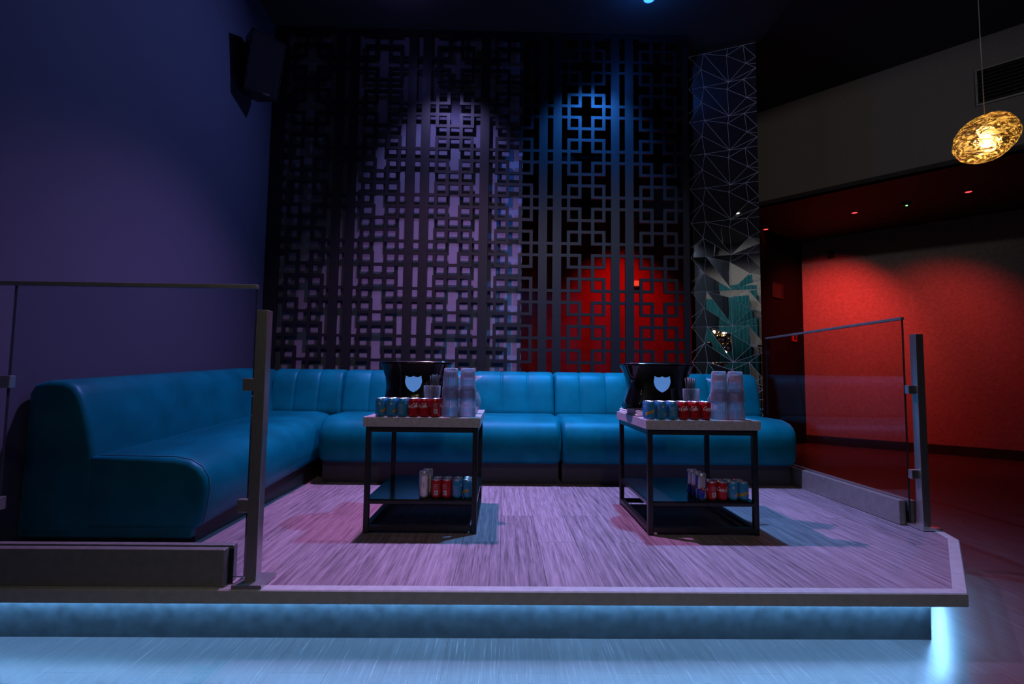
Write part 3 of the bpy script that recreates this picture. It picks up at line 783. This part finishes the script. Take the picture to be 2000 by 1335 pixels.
def proto_energy(blue):
    r, h = .0263, .134
    t = thing('energy_drink_can', 'energy', 'can')
    bm = bmesh.new(); seg = 64; prof = can_body(r, h)
    # straight wall cut into bands so that the slanted four-part print can follow it
    prof = prof[:6] + [(r, .016+(h-.028)*k/24) for k in range(1, 24)] + prof[6:]
    lathe(prof, seg, bm)
    for f in bm.faces:
        c = f.calc_center_median(); a = math.atan2(c.y, c.x)
        if blue and .012 < c.z < h-.010:
            s = (a + pi/2 + pi*1.5) % pi - pi/2     # two repeats round the can
            s2 = s - (c.z-h/2)*4.0
            left = (s2 % pi) < pi/2
            f.material_index = 1 if (left == (c.z > .058)) else 0
    obj('body', bm, [M['can_silver'], M['can_navy']], t, True)
    obj('lid', lid_mesh(r, h), M['lid'], t, True); obj('pull_tab', tab_mesh(h), M['lid'], t)
    if blue:
        tx = text_mesh('Red Bull', .0115, -.008, .045, .15); wrap(tx, r, .0005); obj('lettering', tx, M['red_ink'], t)
        sun = bmesh.new()
        o = [(.0075*cos(2*pi*i/18)-.012, .0075*sin(2*pi*i/18)+.062) for i in range(18)]
        sun.faces.new([sun.verts.new((x, 0, z)) for x, z in o][::-1]); bmesh.ops.triangulate(sun, faces=sun.faces); wrap(sun, r, .0005); obj('sun_emblem', sun, M['yellow_ink'], t)
        bull = bmesh.new()
        for sx in (-1, 1):
            ribbon(bull, [Vector((-.012+sx*q[0], q[1])) for q in [(.003, .060), (.007, .064), (.012, .063), (.016, .058)]], .005)
        wrap(bull, r, .0008); obj('bull_emblem', bull, M['red_ink'], t)
    else:
        x = bmesh.new(); patch(-.009, .009, .022, .112, n=5, bm=x); wrap(x, r, .0004); obj('front_label', x, M['white_ink'], t)
        tx = text_mesh('ENERGY', .0085, 0, .07, 0, pi/2); wrap(tx, r, .0007); obj('lettering', tx, M['dark_ink'], t)
    return t
PROTO = {}
used = set()
def put_can(kind, x, y, z, rz, label, group):
    if kind not in PROTO:
        PROTO[kind] = {'red': proto_red, 'blue': proto_blue, 'silver': lambda: proto_energy(False), 'navy': lambda: proto_energy(True)}[kind]()
        o = PROTO[kind]
    else: o = dup(PROTO[kind])
    o.location = (x, y, z); o.rotation_euler = (0, 0, rz); tag(o, label, 'can', group)
ORD3 = ['leftmost', 'middle', 'rightmost']
for side, x0, dx, y0 in (('left', -.6205, .0553, 2.644), ('right', .763, .0572, 2.644)):
    gr = f'drink cans on the {side} table top'
    rots = {'left': [1.2, 1.35, 2.3, -.30, -.75, -2.35], 'right': [-.35, 1.3, 2.3, -.85, -1.15, .75]}[side]
    for i in range(6):
        kind = 'blue' if i < 3 else 'red'; nm = 'sky blue tonic can' if i < 3 else 'red cola can'
        put_can(kind, x0+dx*i, y0, TT, rots[i], f'{nm} at the {side} table edge, {ORD3[i % 3]} of three in front row', gr)
    for i in range(6):
        kind = 'blue' if i < 3 else 'red'; nm = 'sky blue tonic can' if i < 3 else 'red cola can'
        put_can(kind, x0+dx*i+.004, y0+.056, TT, rnd.uniform(0, 6), f'{nm} on the {side} table, {ORD3[i % 3]} of three behind the front row', gr)
gl_, gr_ = 'drink cans on the left table shelf', 'drink cans on the right table shelf'
YS = 2.665
put_can('silver', -.3935, YS, SHELF_Z, .1, 'tall silver can in front on the left table shelf', gl_)
put_can('silver', -.383, YS+.056, SHELF_Z, .4, 'tall silver can at the back on the left table shelf', gl_)
for j, row in enumerate(('front', 'back')):
    for i in range(2):
        w = ('left', 'right')[i]
        put_can('red', -.331+.0535*i, YS+.055*j, SHELF_Z, -2.55-.35*i if j == 0 else 1.1*i, f'red cola can, {w} one of two in {row} row on left table shelf', gl_)
        put_can('blue', -.2245+.0548*i, YS+.055*j, SHELF_Z, (2.1 if i == 0 else -.75) if j == 0 else 1.7*i, f'sky blue tonic can, {w} one of two in {row} row on left shelf', gl_)
for j, row in enumerate(('front', 'middle', 'back')):
    put_can('navy', 1.030-.003*j, YS+.056*j, SHELF_Z, (.5, -.2, .3)[j], f'tall blue and silver energy can, {row} one of three on right shelf', gr_)
for j, row in enumerate(('front', 'back')):
    for i in range(2):
        w = ('left', 'right')[i]
        put_can('red', 1.084+.0545*i, YS+.057*j, SHELF_Z, (-2.5 if i == 0 else .1) if j == 0 else .9*i, f'red cola can, {w} one of two in {row} row on right table shelf', gr_)
        put_can('blue', 1.1935+.0545*i, YS+.057*j, SHELF_Z, (.95 if i == 0 else -.25) if j == 0 else 2*i, f'sky blue tonic can, {w} one of two in {row} row on right shelf', gr_)

# --------------------------------------------------------- tumblers, straws
GH = .156
def tumbler_mesh():
    fl = lambda k, a, r: r
    prof = [(0, 0, 0), (.030, 0, 0), (.0345, .002, 0), (.0365, .008, 1), (.0392, .055, 1), (.0412, .100, 1), (.0432, .106, 0), (.0436, .112, 0), (.0448, GH-.002, 0), (.0442, GH, 0),
            (.0430, GH, 0), (.0424, GH-.003, 0), (.0412, .113, 0), (.0392, .104, 0), (.0372, .060, 0), (.0340, .016, 0), (.030, .012, 0), (0, .012, 0)]
    flags = [p[2] for p in prof]
    def mod(k, a, r): return r*(1-.055*abs(cos(a*9))**.8) if flags[k] else r
    return lathe([p[:2] for p in prof], 108, mod=mod)
TM = {}
def tumbler(x, y, z, up, label, group):
    t = bpy.data.objects.new('tumbler', TM['m']) if 'm' in TM else None
    if t is None:
        t = obj('tumbler', tumbler_mesh(), M['glass'], None, True); TM['m'] = t.data
    else: COL.objects.link(t)
    t.location = (x, y, z if up else z+GH); t.rotation_euler = (0 if up else pi, 0, rnd.uniform(0, 3))
    tag(t, label, 'glass', group); return t
for side, xs in (('left', (-.270, -.181)), ('right', (1.141, 1.228))):
    for i, x in enumerate(xs):
        w = ('left', 'right')[i]
        for lv, nm in ((0, 'lower'), (1, 'upper')):
            tumbler(x, 2.688, TT+.095*lv, False, f'upturned ribbed clear tumbler, {nm} of the {w} stack on the {side} table', 'stacked tumblers')
def straw_glass(x, y, side):
    tumbler(x, y, TT, True, f'upright clear tumbler holding black straws on the {side} table', 'straw glasses')
    r = random.Random(11 if side == 'left' else 12)
    for k in range(14):
        a = 2*pi*k/14 + .2; q = .012 if k % 3 else .021
        bx_, by_ = q*.8*cos(a), q*.8*sin(a); tx_, ty_ = q*1.2*cos(a)+.014*(1 if side == 'left' else -.4), q*1.0*sin(a)
        hgt = .210+.008*r.random()
        bm = bmesh.new(); tube(bm, [(bx_, by_, .0125), ((bx_+tx_)/2, (by_+ty_)/2, hgt/2), (tx_, ty_, hgt)], .0032, 8)
        tag(obj('drinking_straw', bm, M['straw'], None, True, loc=(x, y, TT)), f'thin black straw in the upright tumbler on the {side} table', 'straw', f'black straws in the {side} glass')
straw_glass(-.377, 2.765, 'left'); straw_glass(1.022, 2.765, 'right')

# ---------------------------------------------------------------- jugs
def jug(x, y, rz, label):
    t = thing('water_jug', label, 'jug', (x, y, TT), rz, 'clear water jugs')
    H = .212
    prof = [(0, 0), (.045, 0), (.058, .004), (.074, .035), (.079, .062), (.074, .095), (.056, .130), (.044, .152), (.041, .168), (.046, .190), (.056, H),
            (.053, H), (.043, .190), (.038, .168), (.041, .152), (.053, .129), (.071, .094), (.076, .062), (.071, .036), (.055, .009), (0, .007)]
    def mod(k, a, r):
        z = prof[k][1]
        if z < .165: return r
        a = (a+pi) % (2*pi)-pi; f = (z-.165)/(H-.165)
        return r + .034*f*f*math.exp(-(a/.42)**2)
    obj('body', lathe(prof, 48, mod=mod), M['glass'], t, True)
    bm = bmesh.new(); tube(bm, catmull([(-.046, 0, .186), (-.085, 0, .192), (-.112, 0, .160), (-.108, 0, .110), (-.080, 0, .075)], 6), [.006]*25, 10)
    obj('handle', bm, M['glass'], t, True)
    return t
jug(-.200, 2.93, 0, 'clear glass water jug behind the tumblers on the left table')
jug(1.255, 2.93, pi, 'clear glass water jug behind the tumblers on the right table')

# ------------------------------------------------------------- wall speaker
def speaker():
    t = thing('wall_speaker', 'black loudspeaker mounted high on the grey left wall by the corner', 'speaker', (-2.06, 4.12, 3.52))
    # local frame: front faces -Y, then the whole is turned towards the room and tipped down
    rot = Matrix.Rotation(radians(50), 4, 'Z') @ Matrix.Rotation(radians(14), 4, 'X')
    hb = .235
    def cab(y0, y1, w0, w1, h0, h1, bev=.006):
        bm = bmesh.new()
        a = [bm.verts.new(p) for p in ((-w0, y0, -h0), (w0, y0, -h0), (w0, y0, h0), (-w0, y0, h0))]
        b = [bm.verts.new(p) for p in ((-w1, y1, -h1), (w1, y1, -h1), (w1, y1, h1), (-w1, y1, h1))]
        bm.faces.new(a); bm.faces.new(b[::-1])
        for i in range(4): bm.faces.new((a[i], b[i], b[(i+1) % 4], a[(i+1) % 4]))
        bmesh.ops.recalc_face_normals(bm, faces=bm.faces)
        bmesh.ops.bevel(bm, geom=list(bm.edges), offset=bev, segments=2, affect='EDGES', profile=.5)
        return bm
    def add(name, bm, m, parent=t):
        bmesh.ops.transform(bm, matrix=rot, verts=bm.verts); return obj(name, bm, m, parent)
    add('cabinet', cab(-.12, .12, .138, .085, hb, hb), M['speaker'])
    g = add('grille', cab(-.129, -.1205, .128, .128, hb-.012, hb-.012, .003), M['grille'])
    fr = bmesh.new()
    for a in ((-.138, -.130, -hb, hb), (.130, .138, -hb, hb)): box(fr, a[0], a[1], -.132, -.1205, a[2], a[3], bev=.002)
    for a in ((-hb, -hb+.009), (hb-.009, hb)): box(fr, -.1295, .1295, -.132, -.1205, a[0], a[1], bev=.002)
    add('front_frame', fr, M['grille'])
    pl_ = bmesh.new(); box(pl_, .01, .065, -.1325, -.1295, -hb+.018, -hb+.032, bev=.001); add('badge', pl_, M['rim'], g)
    br = bmesh.new(); box(br, -.14, -.085, -.02, .02, -.045, .045, bev=.003); obj('bracket', br, M['black_metal'], t)
speaker()

# ------------------------------------------------------------ pendant lamp
def pendant():
    cx, cy, cz = 2.95, 3.0, 2.487
    t = thing('pendant_lamp', 'glowing molten gold glass pendant lamp hanging on a thin cable', 'lamp', (cx, cy, cz))
    bm = bmesh.new(); bmesh.ops.create_icosphere(bm, subdivisions=5, radius=1)
    from mathutils import noise
    for v in bm.verts:
        n = v.co.normalized(); k = 1+.03*noise.noise(n*2.1+Vector((3, 1, 0)))+.018*noise.noise(n*5)
        v.co = Vector((n.x*.178*k, n.y*.15*k, n.z*.138*k))
    bmesh.ops.rotate(bm, verts=bm.verts, cent=(0, 0, 0), matrix=Matrix.Rotation(radians(-33), 3, 'Y'))
    sh = obj('shade', bm, M['shade'], t, True)
    bm = bmesh.new(); bmesh.ops.create_uvsphere(bm, u_segments=20, v_segments=14, radius=.030)
    for v in bm.verts: v.co.z = v.co.z*1.35 - .02; 
    obj('bulb', bm, M['bulb'], t, True)
    bm = lathe([(0, .020), (.016, .020), (.017, .025), (.017, .075), (.012, .085), (.0, .085)], 16); obj('lamp_holder', bm, M['rim'], t, True)
    bm = bmesh.new(); tube(bm, [(0, 0, .085), (-.003, 0, .6), (0, 0, CZ-cz-.03)], .0028, 8); obj('cable', bm, M['alu'], t, True)
    bm = lathe([(0, CZ-cz-.035), (.05, CZ-cz-.035), (.055, CZ-cz-.03), (.055, CZ-cz-.0005), (0, CZ-cz-.0005)], 24); obj('ceiling_rose', bm, M['black_metal'], t, True)
pendant()

# --------------------------------------------- soffit lamps and small fittings
def downlight(x, y, z, m, label, cat='downlight', group=None, r=.045):
    t = thing('downlight', label, cat, (x, y, z), 0, group)
    obj('trim_ring', lathe([(r*.72, -.004), (r*.8, -.008), (r*1.3, -.006), (r*1.36, -.0005), (r*.72, -.0005)], 28, closed=True), M['black_metal'], t, True)
    obj('lens', lathe([(0, -.004), (r*.7, -.004), (r*.7, -.001), (0, -.001)], 24), m, t)
    return t
g = 'red downlights in the passage soffit'
DL = [(4.70, 6.66), (5.50, 5.84), (3.92, 7.48)]
downlight(*DL[0], 3.25, M['red_lens'], 'small red downlight in the dark soffit, before the dark passage', group=g)
downlight(*DL[1], 3.25, M['red_lens'], 'red downlight in the soffit below the glowing pendant lamp', group=g)
downlight(*DL[2], 3.25, M['red_lens'], 'faint red downlight in the soffit right beside the mirrored pillar', group=g)
sd = thing('smoke_detector', 'round dark smoke detector with green light on the soffit between red lamps', 'smoke detector', (5.08, 6.25, 3.25))
obj('housing', lathe([(0, -.035), (.03, -.035), (.045, -.022), (.05, -.001), (0, -.001)], 24), M['black_metal'], sd, True)
obj('indicator_light', lathe([(0, -.043), (.010, -.041), (.012, -.036), (0, -.036)], 12), M['green_led'], sd, True)

def on_wall(p, q, frac, z, out=0.):
    p, q = Vector(p), Vector(q); t = (q-p).normalized(); n = Vector((-t.y, t.x)); a = p + (q-p)*frac
    return a, t, n
rw_t = (Vector(A1)-Vector(A0)).normalized(); rw_n = Vector((rw_t.y, -rw_t.x)); rw_n = rw_n if rw_n.y < 0 else -rw_n
ang = math.atan2(rw_t.y, rw_t.x)
s = Vector(A0)+rw_t*.42
ms = thing('motion_sensor', 'small black sensor box near the top of the red lit wall', 'sensor', (s.x+rw_n.x*.001, s.y+rw_n.y*.001, 2.98), ang)
obj('housing', bx(-.035, .035, -.05, 0, -.055, .055, bev=.006), M['black_metal'], ms)
obj('lens', bx(-.02, .02, -.054, -.0505, -.045, -.005, bev=.001), M['speaker'], ms)
pw_t = (Vector((4.85, 8.15))-Vector((3.3, 7.12))).normalized(); pa = math.atan2(pw_t.y, pw_t.x)
def on_passage(fr): 
    a = Vector((3.3, 7.12)) + (Vector((4.85, 8.15))-Vector((3.3, 7.12)))*fr; n = Vector((pw_t.y, -pw_t.x)); return a + n*.001
a = on_passage(.82)
cp = thing('call_point', 'small red square fire alarm call point on the dark passage wall', 'alarm', (a.x, a.y, 1.66), pa)
obj('backplate', bx(-.06, .06, -.03, 0, -.06, .06, bev=.006), M['red_plastic'], cp)
obj('glass_window', bx(-.036, .036, -.033, -.0302, -.036, .036, bev=.001), M['dark_ink'], cp)
a = on_passage(.57)
sg = thing('framed_notice', 'dim framed notice on the dark passage wall beside the mirrored pillar', 'notice', (a.x, a.y, 2.36), pa)
fr = bmesh.new()
for q in ((-.16, .16, .10, .115), (-.16, .16, -.115, -.10), (-.16, -.145, -.0995, .0995), (.145, .16, -.0995, .0995)): box(fr, q[0], q[1], -.022, 0, q[2], q[3], bev=.002)
obj('frame', fr, M['soffit'], sg); obj('sheet', bx(-.144, .144, -.012, -.004, -.099, .099), M['speaker'], sg)
be = thing('alarm_beacon', 'tiny red beacon glimpsed through the right fretwork screen', 'alarm', (1.83, 6.999, 2.30))
obj('base', bx(-.05, .05, -.02, 0, -.05, .05, bev=.004), M['red_plastic'], be); obj('lens', bx(-.035, .035, -.045, -.0205, -.035, .035, bev=.006), emat('beacon lens', (1, .1, .04), .55), be)
# grille let into the bulkhead
bt = (Vector(B1)-Vector(B0)).normalized(); ba = math.atan2(bt.y, bt.x); bn = Vector((bt.y, -bt.x)); bn = bn if bn.y < 0 else -bn
v0 = Vector((5.02, 4.72))
fr_ = (v0-Vector(B0)).dot(bt); v0 = Vector(B0)+bt*(fr_+.22) + bn*.0005
av = thing('air_vent', 'dark slatted air vent let into the bulkhead behind the pendant lamp', 'vent', (v0.x, v0.y, 3.98), ba)
fr = bmesh.new(); W_, H_ = .55, .19
for q in ((-W_, W_, H_-.02, H_), (-W_, W_, -H_, -H_+.02), (-W_, -W_+.02, -H_+.0205, H_-.0205), (W_-.02, W_, -H_+.0205, H_-.0205)): box(fr, q[0], q[1], -.02, 0, q[2], q[3], bev=.002)
obj('vent_frame', fr, M['alu'], av)
sl = bmesh.new()
for k in range(9): box(sl, -W_+.021, W_-.021, -.016, -.004, -H_+.03+k*.038, -H_+.042+k*.038)
obj('slats', sl, M['black_metal'], av); obj('duct_opening', bx(-W_+.021, W_-.021, -.003, -.0005, -H_+.021, H_-.021), M['wall_black'], av)

# ceiling wash fittings near the screen
def stage_spot(x, y, m, label):
    t = thing('stage_spotlight', label, 'spotlight', (x, y, DZ), 0, 'ceiling spotlights above the screen')
    obj('mount', lathe([(0, -.0005), (.05, -.0005), (.05, -.02), (.015, -.025), (.015, -.05), (0, -.05)], 20), M['black_metal'], t, True)
    obj('housing', lathe([(.03, -.05), (.045, -.052), (.055, -.075), (.055, -.125), (.05, -.130), (.045, -.126), (0, -.120)], 24), M['black_metal'], t, True)
    obj('lens', lathe([(0, -.124), (.044, -.128), (.044, -.1265), (0, -.1225)], 24), m, t)
stage_spot(1.185, 4.06, M['blue_lens'], 'blue ceiling spotlight above the right fretwork screen')
stage_spot(-.905, 3.98, M['purple_lens'], 'violet ceiling spotlight above the left fretwork screen')

# ------------------------------------ the room behind, seen in the mirrors
def curtain(x0, x1, y):
    bm = bmesh.new(); n = 80; rows = []
    for z in (0.02, 3.4):
        rows.append([(x0+(x1-x0)*i/n, y+.05*sin(i*.9)+.02*sin(i*.37), z) for i in range(n+1)])
    loft_ = [[Vector(p) for p in r] + [Vector((p[0], p[1]-.02, p[2])) for p in r[::-1]] for r in rows]
    return loft(loft_)
tag(obj('curtain', curtain(-2.1, -1.0, -4.0), M['curtain'], None, True), 'teal curtain reflected in the mirrored pillar', 'curtain')
ch = thing('chandelier', 'cluster chandelier of shiny metal balls reflected in the mirrored pillar', 'chandelier', (-1.12, -1.7, 1.8))
r5 = random.Random(5)
for k in range(16):
    v = Vector((r5.gauss(0, 1), r5.gauss(0, 1), r5.gauss(0, 1))).normalized()*r5.uniform(.16, .3)
    bm = bmesh.new(); bmesh.ops.create_icosphere(bm, subdivisions=3, radius=r5.uniform(.06, .11)); obj('metal_ball', bm, M['rim'] if k % 3 else mat('copper ball %d' % k, (.8, .45, .2), .1, metal=1), ch, True, loc=v)
for k in range(6):
    v = Vector((r5.gauss(0, 1), r5.gauss(0, 1), r5.gauss(0, 1))).normalized()*.30
    bm = bmesh.new(); bmesh.ops.create_icosphere(bm, subdivisions=2, radius=.022); obj('bulb', bm, M['bulb'], ch, True, loc=v)
bm = bmesh.new(); tube(bm, [(0, 0, 0), (0, 0, CZ-1.8)], .006, 8); obj('hanging_rod', bm, M['black_metal'], ch, True)
for k, (x, y) in enumerate(((-1.2, -1.2), (-.6, -2.2), (-1.9, -2.6))):
    downlight(x, y, CZ, M['white_lens'], 'warm white ceiling downlight behind the viewer, %s' % ('nearest the platform', 'by the chandelier rod', 'nearest the grey wall')[k], group='white ceiling downlights', r=.08)

# ----------------------------------------------------------------- lighting
def spot(loc, target, power, col, size, blend=.6, r=.05):
    l = bpy.data.lights.new('lamp', 'SPOT'); l.energy = power; l.color = col; l.spot_size = radians(size); l.spot_blend = blend; l.shadow_soft_size = r
    o = bpy.data.objects.new('lamp_beam', l); COL.objects.link(o); o.location = loc
    o.rotation_euler = (Vector(target)-Vector(loc)).to_track_quat('-Z', 'Y').to_euler(); return o
def point(loc, power, col, r=.05):
    l = bpy.data.lights.new('lamp', 'POINT'); l.energy = power; l.color = col; l.shadow_soft_size = r
    o = bpy.data.objects.new('lamp_glow', l); COL.objects.link(o); o.location = loc; return o
VIO, BLU = (.50, .36, 1.0), (.05, .28, 1.0)
spot((-.68, 3.42, 4.20), (-.2, 3.2, 0), 680, (.80, .39, 1.0), 98, 1., .06)
spot((.98, 3.42, 4.20), (.62, 3.45, 0), 760, (.14, .46, 1.0), 76, 1., .06)
spot((-.60, 3.70, 4.20), (-.5, 4.7, 2.45), 95, (.40, .35, 1.0), 62, .6, .05)
spot((.98, 3.62, 4.20), (.80, 4.7, 2.85), 160, (.03, .24, 1.0), 58, .6, .05)
spot((.4, 3.7, 4.20), (-2.2, 3.2, 2.7), 115, (.30, .34, 1.0), 76, 1., .04)
point((1.185, 4.08, 4.08), 4.5, (.03, .2, 1.0), .03)  # bare glow added under the spotlight for a blue halo on the ceiling
point((-.905, 4.05, 4.08), 1.2, (.25, .25, 1.0), .03)  # violet glow added likewise, for a halo round the left spotlight
spot((.5, -1.6, 4.2), (.2, 3.2, .5), 105, (1, .97, .82), 60, .9, .1)
spot((1.9, -.6, 4.2), (1.0, 4.7, 1.7), 60, (1, .95, .92), 30, 1., .1)
spot((1.9, -.6, 4.2), (3.9, 5.6, 3.6), 100, (1, .92, .84), 46, 1., .1)
spot((1.185, 4.06, 4.12), (.9, 4.25, 0), 70, (.05, .25, 1.0), 66, 1., .04)
# red lamps
for (x, y), w, tg in ((DL[0], 230, (4.95, 8.05, 1.2)), (DL[1], 95, (5.8, 7.1, .8)), (DL[2], 2, (4.4, 7.6, .5))):
    spot((x, y, 3.2), tg, w, (1, .035, .03), 92, 1, .06)
spot((DL[1][0], DL[1][1], 3.2), (2.2, 2.5, .2), 26, (1, .05, .05), 34, 1, .06)
spot((1.62, 6.3, 3.2), (1.62, 7.0, .8), 95, (1, .012, .01), 86, 1, .1)
# pendant
point((2.95, 3.0, 2.475), 95, (1, .62, .25), .03)
# room behind the viewer
for x, y in ((-1.2, -1.2), (-.6, -2.2), (-1.9, -2.6)):
    spot((x, y, 4.45), (x, y-2.6, .8), 36, (1, .93, .85), 110, .7, .08)

w = bpy.data.worlds.new('world'); S.world = w; w.use_nodes = True
w.node_tree.nodes['Background'].inputs['Color'].default_value = (.25, .27, .5, 1); w.node_tree.nodes['Background'].inputs['Strength'].default_value = .004

S.view_settings.view_transform = 'Standard'; S.view_settings.look = 'None'; S.view_settings.gamma = 1; S.view_settings.exposure = 0
S.view_settings.use_curve_mapping = False
cy = S.cycles
cy.max_bounces = 12; cy.transparent_max_bounces = 24; cy.transmission_bounces = 12; cy.glossy_bounces = 6; cy.diffuse_bounces = 4
cy.sample_clamp_indirect = 4; cy.use_denoising = True; cy.caustics_reflective = False; cy.caustics_refractive = False
